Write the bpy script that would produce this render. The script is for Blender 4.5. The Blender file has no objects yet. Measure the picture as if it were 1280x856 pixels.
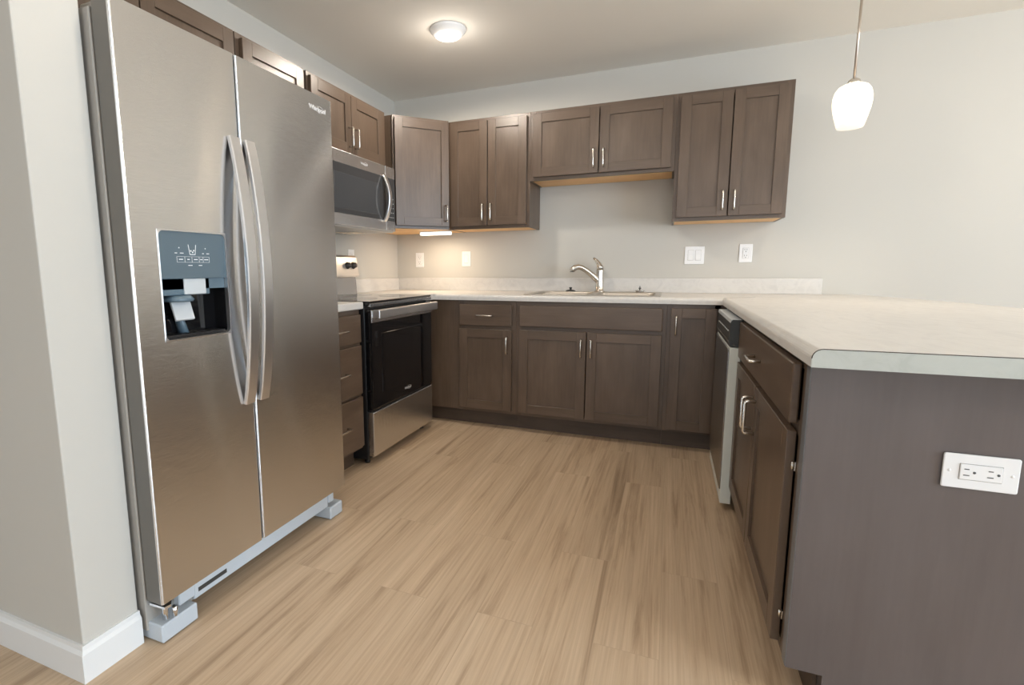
import bpy, bmesh, math, random
from mathutils import Matrix, Vector
random.seed(7)
C = bpy.context.scene.collection
PI = math.pi

# ------------------------------------------------------------------ camera
def make_camera():
    yaw, pitch, roll = 0.3935, -0.1357, -0.0055
    f = Vector((-math.sin(yaw)*math.cos(pitch), math.cos(yaw)*math.cos(pitch), math.sin(pitch)))
    r = Vector((math.cos(yaw), math.sin(yaw), 0)); u = r.cross(f)
    r2 = r*math.cos(roll)+u*math.sin(roll); u2 = -r*math.sin(roll)+u*math.cos(roll)
    cd = bpy.data.cameras.new('camera'); co = bpy.data.objects.new('camera', cd); C.objects.link(co)
    m = Matrix((r2, u2, -f)).transposed().to_4x4(); m.translation = Vector((2.1361, -3.8391, 1.0837))
    co.matrix_world = m
    cd.sensor_fit = 'HORIZONTAL'; cd.sensor_width = 36; cd.lens = 36*635.55/1280
    cd.shift_x = 68.62/1280; cd.shift_y = -4.83/1280
    cd.clip_start = .02; cd.clip_end = 100
    bpy.context.scene.camera = co
make_camera()

# ------------------------------------------------------------------ world, window light, exposure
sc = bpy.context.scene
sc.view_settings.view_transform = 'Standard'; sc.view_settings.look = 'None'
sc.view_settings.gamma = 1; sc.view_settings.use_curve_mapping = False
sc.view_settings.exposure = 0.05
sc.cycles.diffuse_bounces = 6; sc.cycles.glossy_bounces = 4
wd = bpy.data.worlds.new('sky'); sc.world = wd; wd.use_nodes = True
wd.node_tree.nodes['Background'].inputs[0].default_value = (.72, .85, 1, 1)
wd.node_tree.nodes['Background'].inputs[1].default_value = 1.2
def area(name, loc, rot, sx, sy, power, col):
    l = bpy.data.lights.new(name, 'AREA'); l.shape = 'RECTANGLE'; l.size = sx; l.size_y = sy
    l.energy = power; l.color = col
    o = bpy.data.objects.new(name, l); o.location = loc; o.rotation_euler = rot; C.objects.link(o)
    return o
area('daylight_side', (6.75, -3.85, 1.2), (0, PI/2, 0), 2.2, 3.0, 225, (.66, .83, 1))
area('daylight_rear', (2.6, -7.75, 1.25), (PI/2, 0, 0), 4.0, 2.1, 58, (.92, .96, 1))

# ------------------------------------------------------------------ materials
def mat(name, col=(.5,.5,.5), rough=.5, metal=0., spec=.5, emit=None, estr=0., aniso=0., coat=0.):
    m = bpy.data.materials.new(name); m.use_nodes = True
    b = m.node_tree.nodes['Principled BSDF']
    b.inputs['Base Color'].default_value = (*col, 1); b.inputs['Roughness'].default_value = rough
    b.inputs['Metallic'].default_value = metal; b.inputs['Specular IOR Level'].default_value = spec
    b.inputs['Coat Weight'].default_value = coat
    if emit: b.inputs['Emission Color'].default_value = (*emit, 1); b.inputs['Emission Strength'].default_value = estr
    return m
def N(m, t, **kw):
    n = m.node_tree.nodes.new(t)
    for k, v in kw.items():
        if k in n.inputs: n.inputs[k].default_value = v
        else: setattr(n, k, v)
    return n
def Lk(m, a, b): m.node_tree.links.new(a, b)
def ramp(m, fac, stops):
    r = N(m, 'ShaderNodeValToRGB'); e = r.color_ramp.elements
    e[0].position, e[0].color = stops[0][0], (*stops[0][1], 1)
    e[1].position, e[1].color = stops[-1][0], (*stops[-1][1], 1)
    for p, c in stops[1:-1]:
        x = e.new(p); x.color = (*c, 1)
    Lk(m, fac, r.inputs[0]); return r.outputs[0]
def mix(m, fac, a, b, mode='MIX'):
    n = N(m, 'ShaderNodeMix'); n.data_type = 'RGBA'; n.blend_type = mode
    if isinstance(fac, float): n.inputs[0].default_value = fac
    else: Lk(m, fac, n.inputs[0])
    for i, v in ((6, a), (7, b)):
        if isinstance(v, tuple): n.inputs[i].default_value = (*v, 1)
        else: Lk(m, v, n.inputs[i])
    return n.outputs[2]
def bsdf(m): return m.node_tree.nodes['Principled BSDF']

def wood_mat(name, dark, mid, light, rough=.38, amount=1.):
    m = mat(name, mid, rough, spec=.5); b = bsdf(m)
    uv = N(m, 'ShaderNodeUVMap', uv_map='uv')
    mp = N(m, 'ShaderNodeMapping'); mp.inputs['Scale'].default_value = (5, 70, 1); Lk(m, uv.outputs[0], mp.inputs[0])
    n1 = N(m, 'ShaderNodeTexNoise', Scale=1., Detail=5., Roughness=.6); Lk(m, mp.outputs[0], n1.inputs['Vector'])
    mp2 = N(m, 'ShaderNodeMapping'); mp2.inputs['Scale'].default_value = (3, 9, 1); Lk(m, uv.outputs[0], mp2.inputs[0])
    n2 = N(m, 'ShaderNodeTexNoise', Scale=1., Detail=3.); Lk(m, mp2.outputs[0], n2.inputs['Vector'])
    a = N(m, 'ShaderNodeMath', operation='MULTIPLY_ADD'); a.inputs[1].default_value = .35; a.inputs[2].default_value = 0.
    Lk(m, n1.outputs[0], a.inputs[0])
    s = N(m, 'ShaderNodeMath', operation='MULTIPLY_ADD'); s.inputs[1].default_value = .65
    Lk(m, n2.outputs[0], s.inputs[0]); Lk(m, a.outputs[0], s.inputs[2])
    c = ramp(m, s.outputs[0], [(.3, dark), (.5, mid), (.7, light)])
    Lk(m, c, b.inputs['Base Color'])
    bp = N(m, 'ShaderNodeBump', Strength=.04, Distance=.002); Lk(m, n1.outputs[0], bp.inputs['Height']); Lk(m, bp.outputs[0], b.inputs['Normal'])
    return m
def steel_mat(name, col=(.60,.585,.56), rough=.30, aniso=.75, spread=0.):
    """brushed metal: fine horizontal brushing tilts the normal up and down"""
    m = mat(name, col, rough, 1.0); b = bsdf(m)
    b.inputs['Anisotropic'].default_value = aniso
    t = N(m, 'ShaderNodeTangent', direction_type='UV_MAP', uv_map='uv'); Lk(m, t.outputs[0], b.inputs['Tangent'])
    tc = N(m, 'ShaderNodeTexCoord'); mp = N(m, 'ShaderNodeMapping'); mp.inputs['Scale'].default_value = (30, 30, 16000)
    Lk(m, tc.outputs['Object'], mp.inputs[0])
    n = N(m, 'ShaderNodeTexNoise', Scale=1., Detail=1.); Lk(m, mp.outputs[0], n.inputs['Vector'])
    if spread:
        k = N(m, 'ShaderNodeMath', operation='MULTIPLY_ADD'); k.inputs[1].default_value = spread; k.inputs[2].default_value = -spread/2
        Lk(m, n.outputs[0], k.inputs[0])
        cx = N(m, 'ShaderNodeCombineXYZ'); Lk(m, k.outputs[0], cx.inputs[2])
        g = N(m, 'ShaderNodeNewGeometry'); a = N(m, 'ShaderNodeVectorMath', operation='ADD'); Lk(m, g.outputs['Normal'], a.inputs[0]); Lk(m, cx.outputs[0], a.inputs[1])
        nz = N(m, 'ShaderNodeVectorMath', operation='NORMALIZE'); Lk(m, a.outputs[0], nz.inputs[0]); Lk(m, nz.outputs[0], b.inputs['Normal'])
    return m
def paint_mat(name, col, rough=.75, bump=.06):
    m = mat(name, col, rough, spec=.3); b = bsdf(m)
    tc = N(m, 'ShaderNodeTexCoord')
    n = N(m, 'ShaderNodeTexNoise', Scale=220., Detail=2.); Lk(m, tc.outputs['Object'], n.inputs['Vector'])
    bp = N(m, 'ShaderNodeBump', Strength=bump, Distance=.001); Lk(m, n.outputs[0], bp.inputs['Height']); Lk(m, bp.outputs[0], b.inputs['Normal'])
    return m
def floor_mat():
    m = mat('plank_floor', rough=.42, spec=.4); b = bsdf(m)
    tc = N(m, 'ShaderNodeTexCoord')
    mp = N(m, 'ShaderNodeMapping'); mp.inputs['Rotation'].default_value = (0, 0, PI/2); Lk(m, tc.outputs['Object'], mp.inputs[0])
    br = N(m, 'ShaderNodeTexBrick', Scale=1.); br.offset = .37; br.offset_frequency = 2
    br.inputs['Color1'].default_value = (0,0,0,1); br.inputs['Color2'].default_value = (1,1,1,1); br.inputs['Mortar'].default_value = (.5,.5,.5,1)
    br.inputs['Mortar Size'].default_value = .0012; br.inputs['Mortar Smooth'].default_value = .3; br.inputs['Bias'].default_value = 0
    br.inputs['Brick Width'].default_value = 1.22; br.inputs['Row Height'].default_value = .18
    Lk(m, mp.outputs[0], br.inputs['Vector'])
    # grain coordinates, shifted plank by plank
    sh = N(m, 'ShaderNodeVectorMath', operation='MULTIPLY_ADD'); sh.inputs[1].default_value = (37, 19, 5)
    Lk(m, br.outputs['Color'], sh.inputs[0]); Lk(m, mp.outputs[0], sh.inputs[2])
    m1 = N(m, 'ShaderNodeMapping'); m1.inputs['Scale'].default_value = (.75, 17, 1); Lk(m, sh.outputs[0], m1.inputs[0])
    n1 = N(m, 'ShaderNodeTexNoise', Scale=1., Detail=9., Roughness=.68, Distortion=.5); Lk(m, m1.outputs[0], n1.inputs['Vector'])
    m2 = N(m, 'ShaderNodeMapping'); m2.inputs['Scale'].default_value = (2.2, 110, 1); Lk(m, sh.outputs[0], m2.inputs[0])
    n2 = N(m, 'ShaderNodeTexNoise', Scale=1., Detail=4., Roughness=.6); Lk(m, m2.outputs[0], n2.inputs['Vector'])
    c1 = ramp(m, n1.outputs[0], [(.24, (.205,.138,.086)), (.37, (.375,.267,.174)), (.47, (.505,.377,.255)), (.70, (.58,.447,.317))])
    c2 = ramp(m, n2.outputs[0], [(.3, (.85,.83,.81)), (.62, (1.04,1.04,1.04))])
    c = mix(m, 1., c1, c2, 'MULTIPLY')
    v = ramp(m, br.outputs['Color'], [(0., (.95,.945,.94)), (1., (1.03,1.03,1.03))])
    c = mix(m, 1., c, v, 'MULTIPLY')
    mf = N(m, 'ShaderNodeMath', operation='MULTIPLY'); mf.inputs[1].default_value = .45; Lk(m, br.outputs['Fac'], mf.inputs[0])
    c = mix(m, mf.outputs[0], c, (.36,.27,.185))
    Lk(m, c, b.inputs['Base Color'])
    bp = N(m, 'ShaderNodeBump', Strength=.08, Distance=.001); Lk(m, n2.outputs[0], bp.inputs['Height']); Lk(m, bp.outputs[0], b.inputs['Normal'])
    return m
def counter_mat(name, base, vein, rough=.38):
    m = mat(name, base, rough, spec=.45); b = bsdf(m)
    tc = N(m, 'ShaderNodeTexCoord'); mp = N(m, 'ShaderNodeMapping'); mp.inputs['Scale'].default_value = (9, 3.5, 9); mp.inputs['Rotation'].default_value = (0, 0, .6)
    Lk(m, tc.outputs['Object'], mp.inputs[0])
    n = N(m, 'ShaderNodeTexNoise', Scale=1.6, Detail=8., Roughness=.68, Distortion=1.6); Lk(m, mp.outputs[0], n.inputs['Vector'])
    c = ramp(m, n.outputs[0], [(.36, vein), (.5, base), (.7, tuple(min(1, x*1.05) for x in base))])
    Lk(m, c, b.inputs['Base Color']); return m

M = {}
M['wall'] = paint_mat('greige_wall_paint', (.54,.522,.48))
M['ceil'] = paint_mat('ceiling_paint', (.86,.83,.77), .85)
M['trim'] = mat('white_trim_paint', (.74,.75,.75), .4)
M['floor'] = floor_mat()
M['wood'] = wood_mat('stained_maple', (.078,.051,.034), (.106,.071,.048), (.136,.093,.065), .35)
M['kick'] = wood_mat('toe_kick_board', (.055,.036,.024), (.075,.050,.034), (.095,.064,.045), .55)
M['panel'] = wood_mat('laminate_end_panel', (.096,.079,.076), (.110,.092,.088), (.124,.104,.100), .36)
M['sheen'] = mat('painted_slate_sheen', (.150,.158,.170), .3)  # lighter blue-grey, a reflection painted into the colour
M['maple'] = wood_mat('natural_maple', (.72,.43,.18), (.82,.50,.22), (.88,.58,.28), .5)
M['counter'] = counter_mat('light_laminate', (.62,.60,.57), (.58,.56,.535))
M['cap'] = counter_mat('laminate_end_cap', (.46,.48,.445), (.43,.45,.415), .4)
M['seam'] = mat('dark_seam', (.05,.035,.025), .7)
M['steel'] = steel_mat('brushed_stainless', (.71,.705,.70), .20, 1.0, .7)
M['steel_dark'] = steel_mat('dark_stainless', (.36,.35,.345), .25, 1., .5)
M['handle_steel'] = steel_mat('satin_handle_steel', (.74,.74,.75), .34, .3, 0)
M['sink_steel'] = mat('satin_sink_steel', (.50,.46,.41), .38, 1.)
M['logo'] = mat('bright_logo_metal', (.85,.85,.86), .45, .6)
M['door_edge'] = mat('grey_brown_door_edge', (.17,.16,.145), .45, .3)
M['nickel'] = mat('satin_nickel', (.72,.68,.62), .24, 1.)
M['chrome'] = mat('polished_chrome', (.75,.75,.76), .08, 1.)
M['black_glass'] = mat('black_glass', (.006,.006,.007), .06, spec=.6)
M['black'] = mat('black_plastic', (.012,.012,.013), .35)
M['charcoal'] = mat('charcoal_plastic', (.035,.037,.036), .45)
M['fridge_side'] = mat('grey_painted_case', (.36,.34,.31), .45)
M['grille'] = mat('pale_grey_plastic', (.50,.55,.60), .45)
M['slate'] = mat('slate_control_glass', (.085,.125,.155), .16, spec=.6)
M['slate_pl'] = mat('slate_plastic', (.10,.15,.19), .3)
M['pale_pl'] = mat('pale_dispenser_plastic', (.52,.55,.57), .35)
M['white_pl'] = mat('white_plastic', (.80,.80,.80), .3)
M['dw_white'] = mat('white_enamel_edge', (.66,.68,.63), .4)
M['mark'] = mat('pale_print', (.75,.78,.80), .5)
M['mw_glass'] = mat('smoked_microwave_glass', (.045,.046,.048), .12, spec=.6)
M['mw_win'] = mat('mesh_window_glass', (.055,.058,.062), .10, spec=.6)
M['mw_under'] = mat('light_grey_metal', (.48,.47,.46), .35, .4)
M['knob'] = mat('dark_knob', (.10,.085,.075), .3, .5)
M['guard'] = mat('satin_backguard', (.72,.68,.64), .28, .7)
M['lamp_disc'] = mat('lit_diffuser', (.9,.9,.9), .5, emit=(1,.95,.88), estr=6)
M['bar_lens'] = mat('lit_lens', (.9,.9,.9), .5, emit=(1,.90,.76), estr=2)
def opal():
    m = bpy.data.materials.new('opal_glass'); m.use_nodes = True; nt = m.node_tree; b = bsdf(m); o = nt.nodes['Material Output']
    b.inputs['Base Color'].default_value = (.85,.83,.80,1); b.inputs['Roughness'].default_value = .2
    t = N(m, 'ShaderNodeBsdfTranslucent'); t.inputs[0].default_value = (.95,.90,.82,1)
    x = N(m, 'ShaderNodeMixShader'); x.inputs[0].default_value = .55
    Lk(m, b.outputs[0], x.inputs[1]); Lk(m, t.outputs[0], x.inputs[2]); Lk(m, x.outputs[0], o.inputs[0]); return m
M['shade'] = opal()
M['bulb'] = mat('lit_bulb', (1,1,1), .5, emit=(1,.86,.68), estr=14)
M['rod'] = mat('nickel_rod', (.55,.48,.42), .35, 1.)
M['slot'] = mat('slot_dark', (.07,.07,.07), .6)
M['gasket'] = mat('grey_gasket', (.30,.29,.27), .6)
def glass():
    m = bpy.data.materials.new('window_glass'); m.use_nodes = True; nt = m.node_tree; nt.nodes.remove(nt.nodes['Principled BSDF'])
    o = nt.nodes['Material Output']; t = N(m, 'ShaderNodeBsdfTransparent'); g = N(m, 'ShaderNodeBsdfGlossy', Roughness=.02)
    x = N(m, 'ShaderNodeMixShader'); x.inputs[0].default_value = .06
    Lk(m, t.outputs[0], x.inputs[1]); Lk(m, g.outputs[0], x.inputs[2]); Lk(m, x.outputs[0], o.inputs[0]); return m
M['glass'] = glass()

# ------------------------------------------------------------------ mesh helpers
class MB:
    def __init__(s):
        s.bm = bmesh.new(); s.uv = s.bm.loops.layers.uv.new('uv')
    def _uv(s, faces, grain=None):
        ox, oy = random.random()*40, random.random()*40
        if grain is None:
            vs = {v for f in faces for v in f.verts}
            ext = [max(v.co[i] for v in vs)-min(v.co[i] for v in vs) for i in range(3)]
            grain = ext.index(max(ext))
        for f in faces:
            n = f.normal; k = max(range(3), key=lambda i: abs(n[i]))
            ax = [i for i in range(3) if i != k]
            if grain in ax: u = grain; w = [i for i in ax if i != grain][0]
            else: u, w = ax
            for l in f.loops: l[s.uv].uv = (l.vert.co[u]+ox, l.vert.co[w]+oy + l.vert.co[k]*.37)
    def box(s, x0, x1, y0, y1, z0, z1, bev=0., seg=1, grain=None):
        r = bmesh.ops.create_cube(s.bm, size=1)
        for v in r['verts']:
            v.co = Vector(((x0+x1)/2+v.co.x*(x1-x0), (y0+y1)/2+v.co.y*(y1-y0), (z0+z1)/2+v.co.z*(z1-z0)))
        vs = r['verts']; es = {e for v in vs for e in v.link_edges}; fs = {f for v in vs for f in v.link_faces}
        if bev > 0:
            q = bmesh.ops.bevel(s.bm, geom=list(es), offset=bev, segments=seg, affect='EDGES', profile=.5)
            fs = {f for f in fs if f.is_valid} | set(q['faces']); fs |= {f for v in q['verts'] for f in v.link_faces}
        fs = [f for f in fs if f.is_valid]
        for f in fs: f.normal_update()
        s._uv(fs, grain); return fs
    def prism(s, pts, z0, z1, axis='z', bev=0., seg=2, grain=None):
        """pts: 2d outline; axis z: (x,y) extruded over z; axis y: (x,z) over y; axis x: (y,z) over x"""
        def P(p, h):
            return {'z': (p[0], p[1], h), 'y': (p[0], h, p[1]), 'x': (h, p[0], p[1])}[axis]
        a = [s.bm.verts.new(P(p, z0)) for p in pts]; b = [s.bm.verts.new(P(p, z1)) for p in pts]
        n = len(pts); fs = [s.bm.faces.new(a[::-1]), s.bm.faces.new(b)]
        for i in range(n): fs.append(s.bm.faces.new((a[i], a[(i+1) % n], b[(i+1) % n], b[i])))
        bmesh.ops.recalc_face_normals(s.bm, faces=fs)
        if bev:
            es = [e for e in fs[1].edges] + [e for e in fs[0].edges]
            q = bmesh.ops.bevel(s.bm, geom=es, offset=bev, segments=seg, affect='EDGES', profile=.5)
            fs = [f for f in fs if f.is_valid] + list(q['faces'])
        for f in fs: f.normal_update()
        s._uv(fs, grain); return fs
    def rings(s, rings, close=True, cap=True, smooth=True):
        """skin a list of rings (lists of points)"""
        vv = [[s.bm.verts.new(p) for p in r] for r in rings]; fs = []
        n = len(rings[0])
        for a, b in zip(vv, vv[1:]):
            for i in range(n if close else n-1):
                f = s.bm.faces.new((a[i], a[(i+1) % n], b[(i+1) % n], b[i])); f.smooth = smooth; fs.append(f)
        if cap and close: fs += [s.bm.faces.new(vv[0][::-1]), s.bm.faces.new(vv[-1])]
        bmesh.ops.recalc_face_normals(s.bm, faces=fs)
        for f in fs: f.normal_update()
        s._uv(fs); return fs
    def lathe(s, prof, c=(0,0,0), n=32, axis='z', cap=True):
        rr = []
        for r, h in prof:
            ring = []
            for i in range(n):
                t = 2*PI*i/n; a, b = r*math.cos(t), r*math.sin(t)
                p = {'z': (a, b, h), 'y': (a, h, b), 'x': (h, a, b)}[axis]
                ring.append((p[0]+c[0], p[1]+c[1], p[2]+c[2]))
            rr.append(ring)
        return s.rings(rr, True, cap)
    def tube(s, path, r, n=10, sx=None):
        """round (or flat, sx = width factor) tube along a path; r a number or a list"""
        P = [Vector(p) for p in path]; rr = []
        up = None
        for i, p in enumerate(P):
            t = (P[min(i+1, len(P)-1)]-P[max(i-1, 0)]).normalized()
            if up is None:
                up = Vector((0,0,1)) if abs(t.z) < .9 else Vector((0,1,0))
            a = t.cross(up).normalized(); up = a.cross(t).normalized()
            q = r[i] if isinstance(r, (list, tuple)) else r
            rr.append([p+a*q*math.cos(2*PI*k/n)*(sx or 1)+up*q*math.sin(2*PI*k/n) for k in range(n)])
        return s.rings(rr)
    def sweep(s, path, half_w, half_t, wdir, n_bev=0.003):
        """flat bar swept along path; wdir = constant width direction"""
        P = [Vector(p) for p in path]; w = Vector(wdir); rr = []; c = n_bev
        for i, p in enumerate(P):
            t = (P[min(i+1, len(P)-1)]-P[max(i-1, 0)]).normalized(); nrm = t.cross(w).normalized()
            o = [(-half_w+c,-half_t),(half_w-c,-half_t),(half_w,-half_t+c),(half_w,half_t-c),(half_w-c,half_t),(-half_w+c,half_t),(-half_w,half_t-c),(-half_w,-half_t+c)]
            rr.append([p+w*a+nrm*b for a, b in o])
        return s.rings(rr, smooth=False)
    def xf(s, m, fs=None):
        vs = s.bm.verts if fs is None else {v for f in fs for v in f.verts}
        for v in vs: v.co = m @ v.co
    def build(s, name, material, parent=None, loc=None, rotz=0.):
        me = bpy.data.meshes.new(name); s.bm.to_mesh(me); s.bm.free()
        me.materials.append(material)
        o = bpy.data.objects.new(name, me); C.objects.link(o)
        if parent: o.parent = parent
        if loc: o.location = loc
        o.rotation_euler[2] = rotz
        return o
def thing(name, label, cat, loc=(0,0,0), rotz=0., group=None):
    o = bpy.data.objects.new(name, None); o.empty_display_size = .1; C.objects.link(o)
    o.location = loc; o.rotation_euler = (0, 0, rotz); o['label'] = label; o['category'] = cat
    if group: o['group'] = group
    return o
def struct(name, mb, m, parent=None):
    o = mb.build(name, m, parent)
    if not parent: o['kind'] = 'structure'
    return o
def rrect(x0, x1, z0, z1, r, n=5, corners=(1,1,1,1)):
    """rounded rectangle outline, corners bl, br, tr, tl"""
    p = []
    for (cx, cz, a0, k) in ((x0+r, z0+r, PI, 0), (x1-r, z0+r, 1.5*PI, 1), (x1-r, z1-r, 0, 2), (x0+r, z1-r, .5*PI, 3)):
        if corners[k]:
            for i in range(n+1):
                t = a0+.5*PI*i/n; p.append((cx+r*math.cos(t), cz+r*math.sin(t)))
        else: p.append((x0 if k in (0,3) else x1, z0 if k in (0,1) else z1))
    return p
def text_part(name, txt, size, m, parent, loc, rot, ext=.0006, sx=1., font_bold=.0):
    cu = bpy.data.curves.new(name, 'FONT'); cu.body = txt; cu.size = size; cu.extrude = ext; cu.align_x = 'CENTER'; cu.align_y = 'CENTER'; cu.offset = font_bold
    t = bpy.data.objects.new('tmp', cu); C.objects.link(t)
    dg = bpy.context.evaluated_depsgraph_get(); me = bpy.data.meshes.new_from_object(t.evaluated_get(dg))
    bpy.data.objects.remove(t); me.materials.clear(); me.materials.append(m); me.name = name
    o = bpy.data.objects.new(name, me); C.objects.link(o); o.parent = parent; o.location = loc; o.rotation_euler = rot; o.scale = (sx, 1, 1)
    return o
def ring_pts(cx, cz, a, b, t0, t1, n):
    return [(cx+a*math.cos(t0+(t1-t0)*i/n), cz+b*math.sin(t0+(t1-t0)*i/n)) for i in range(n+1)]

# ------------------------------------------------------------------ the room
H = 2.438
XR, YR, XL = 6.6, -7.6, -1.6
SX, SY0, SY1 = .746, -3.088, -2.936      # end wall beside the fridge
b = MB(); b.box(XL-.1, XR+.1, YR-.1, .1, -.1, 0); struct('floor', b, M['floor'])
b = MB(); b.box(XL-.1, XR+.1, YR-.1, .1, H, H+.1); struct('ceiling', b, M['ceil'])
b = MB(); b.box(-.1, XR+.1, 0, .1, 0, H); struct('wall_back', b, M['wall'])
b = MB(); b.box(-.1, 0, SY1, 0, 0, H); struct('wall_left', b, M['wall'])
b = MB(); b.box(XL, SX, SY0, SY1, 0, H, .004, 2); struct('wall_return', b, M['wall'])
b = MB(); b.box(XL-.1, XL, YR, SY1, 0, H); struct('wall_hall', b, M['wall'])
# right wall and rear wall with their window openings
def wall_open(name, axis, p0, p1, a0, a1, o0, o1, z0, z1):
    b = MB()
    for (q0, q1, h0, h1) in ((a0, o0, 0, H), (o1, a1, 0, H), (o0, o1, 0, z0), (o0, o1, z1, H)):
        if q1-q0 < .001 or h1-h0 < .001: continue
        if axis == 'x': b.box(p0, p1, q0, q1, h0, h1)
        else: b.box(q0, q1, p0, p1, h0, h1)
    return struct(name, b, M['wall'])
wall_open('wall_right', 'x', XR, XR+.1, YR-.1, 0, -5.4, -2.3, .08, 2.3)
wall_open('wall_rear', 'y', YR-.1, YR, XL, XR, .5, 4.7, .15, 2.3)
def window(name, axis, p, a0, a1, z0, z1, n):
    b = MB(); w = .06
    def bx(q0, q1, h0, h1, m=b, d=.04):
        if axis == 'x': m.box(p, p+d, q0, q1, h0, h1, .003)
        else: m.box(q0, q1, p-d, p, h0, h1, .003)
    bx(a0, a1, z0, z0+w); bx(a0, a1, z1-w, z1); bx(a0, a0+w, z0+w, z1-w); bx(a1-w, a1, z0+w, z1-w)
    for i in range(1, n): q = a0+(a1-a0)*i/n; bx(q-w/2, q+w/2, z0+w, z1-w)
    fr = struct(name, b, M['trim'])
    g = MB(); bx(a0+w, a1-w, z0+w, z1-w, g, .006); g.build('pane', M['glass'], fr)
window('window_1', 'x', XR+.02, -5.4, -2.3, .08, 2.3, 2)
window('window_2', 'y', YR-.02, .5, 4.7, .15, 2.3, 3)
# baseboards with a small moulded top, run along a path of (x, y) with the room on the right-hand side
def baseboard(name, path, h=.102, t=.013):
    prof = [(0, 0), (t, 0), (t, h-.022), (t*.55, h-.012), (t*.45, h), (0, h)]
    P = [Vector((*p, 0)) for p in path]; rr = []
    for i, p in enumerate(P):
        d0 = (P[i]-P[i-1]).normalized() if i else None; d1 = (P[i+1]-P[i]).normalized() if i < len(P)-1 else None
        d0 = d0 or d1; d1 = d1 or d0
        n0 = Vector((d0.y, -d0.x, 0)); n1 = Vector((d1.y, -d1.x, 0)); n = (n0+n1); n = n/(n.dot(n0))
        rr.append([p+n*a+Vector((0, 0, z)) for a, z in prof])
    b = MB(); b.rings(rr, smooth=False); struct(name, b, M['trim'])
baseboard('baseboard_return', [(XL, SY0), (SX, SY0), (SX, SY1)])
baseboard('baseboard_hall', [(XL, YR), (XL, SY0)])
baseboard('baseboard_back', [(3.09, 0), (XR, 0)])

# ------------------------------------------------------------------ cabinets
DT = .020        # door thickness
GAP = .003       # bumper gap behind doors
def pull(length=.110, proj=.032, r=.0054, vertical=True):
    """a bent bar pull in the local frame: front is -y, centre at the origin"""
    h = length/2; c = .008
    pts = [(-h, 0), (-h, -proj+c), (-h+c*.3, -proj+c*.3), (-h+c, -proj), (h-c, -proj), (h-c*.3, -proj+c*.3), (h, -proj+c), (h, 0)]
    b = MB(); b.tube([(0, y, a) if vertical else (a, y, 0) for a, y in pts], r, 8); return b
def shaker(w, h, st=.058, rec=.009):
    """shaker door, local x 0..w, z 0..h, back at y=0, front at y=-DT"""
    b = MB(); e = .0012
    b.box(0, st, -DT, 0, 0, h, e); b.box(w-st, w, -DT, 0, 0, h, e)
    b.box(st, w-st, -DT, 0, 0, st, e); b.box(st, w-st, -DT, 0, h-st, h, e)
    b.box(st-.004, w-st+.004, -DT+rec, -.002, st-.004, h-st+.004, 0, grain=2)
    return b
def door(cab, x0, x1, z0, z1, d, hx=None, hz=None, m=None):
    """door on a cabinet whose face frame front is at local y=-d; hx = 'l'/'r' handle side, hz = 'top'/'bottom'"""
    o = shaker(x1-x0, z1-z0).build('door', m or M['wood'], cab, (x0, -d-GAP, z0))
    if hx:
        px = .028 if hx == 'l' else (x1-x0)-.028
        pz = .092 if hz == 'bottom' else (z1-z0)-.100
        pull().build('handle', M['nickel'], o, (px, -DT, pz))
    return o
def drawer(cab, x0, x1, z0, z1, d, handle=True, tilt=0.):
    b = MB(); w, h = x1-x0, z1-z0
    b.box(0, w, -DT, 0, 0, h, .004, 2, grain=0)
    o = b.build('drawer' if handle else 'false_drawer', M['wood'], cab, (x0, -d-GAP, z0))
    if handle: pull(vertical=False).build('handle', M['nickel'], o, (w/2, -DT, h/2))
    return o
def frame_mb(w, d, z0, z1, rails, stiles):
    b = MB(); t = .019; e = .0008
    for x0, x1 in stiles: b.box(x0, x1, -d, -d+t, z0, z1, e)
    for a0, a1, x0, x1 in rails: b.box(x0, x1, -d, -d+t, a0, a1, e, grain=0)
    return b
def wall_cab(label, loc, rotz, w, z0, z1, doors, d=.305, lo=0., hi=0.):
    """doors: list of (x0, x1, handle side). Local z is measured from z0."""
    c = thing('wall_cabinet', label, 'cabinet', (loc[0], loc[1], z0), rotz, 'wall cabinets around the kitchen')
    h = z1-z0; t = .019; s = .038
    b = MB(); b.box(0, .013, -d+t, -.002, 0, h, .0008, grain=2); b.box(w-.013, w, -d+t, -.002, 0, h, .0008, grain=2)
    b.box(.013, w-.013, -d+t, -.002, h-.013, h, 0); b.box(.013, w-.013, -.008, -.002, .013, h-.013, 0)
    b.build('carcass', M['wood'], c)
    frame_mb(w, d, 0, h, [(0, s, s, w-s), (h-s, h, s, w-s)], [(0, s), (w-s, w)]).build('face_frame', M['wood'], c)
    b = MB(); b.box(.013, w-.013, -d+t, -.008, .002, .015, 0, grain=0); b.build('bottom_panel', M['maple'], c)
    for x0, x1, hs in doors: door(c, x0, x1, .022, h-.022, d, hs, 'bottom')
    return c
def split(w, r=.022, g=.006): return [(r, w/2-g/2, 'r'), (w/2+g/2, w-r, 'l')]
ZT, ZB = 2.134, 1.372
L90 = PI/2
# left wall, near to far
wall_cab('wide brown wall cabinet above the refrigerator', (0, -2.905), L90, .914, 1.778, ZT, split(.914))
wall_cab('single door brown wall cabinet between refrigerator and microwave cabinets', (0, -1.985), L90, .457, ZB, ZT, [(.022, .437, 'l')])
wall_cab('short two door brown cabinet directly above the microwave', (0, -1.502), L90, .812, 1.755, ZT, [(.012, .379, 'r'), (.385, .746, 'l')])
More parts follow.
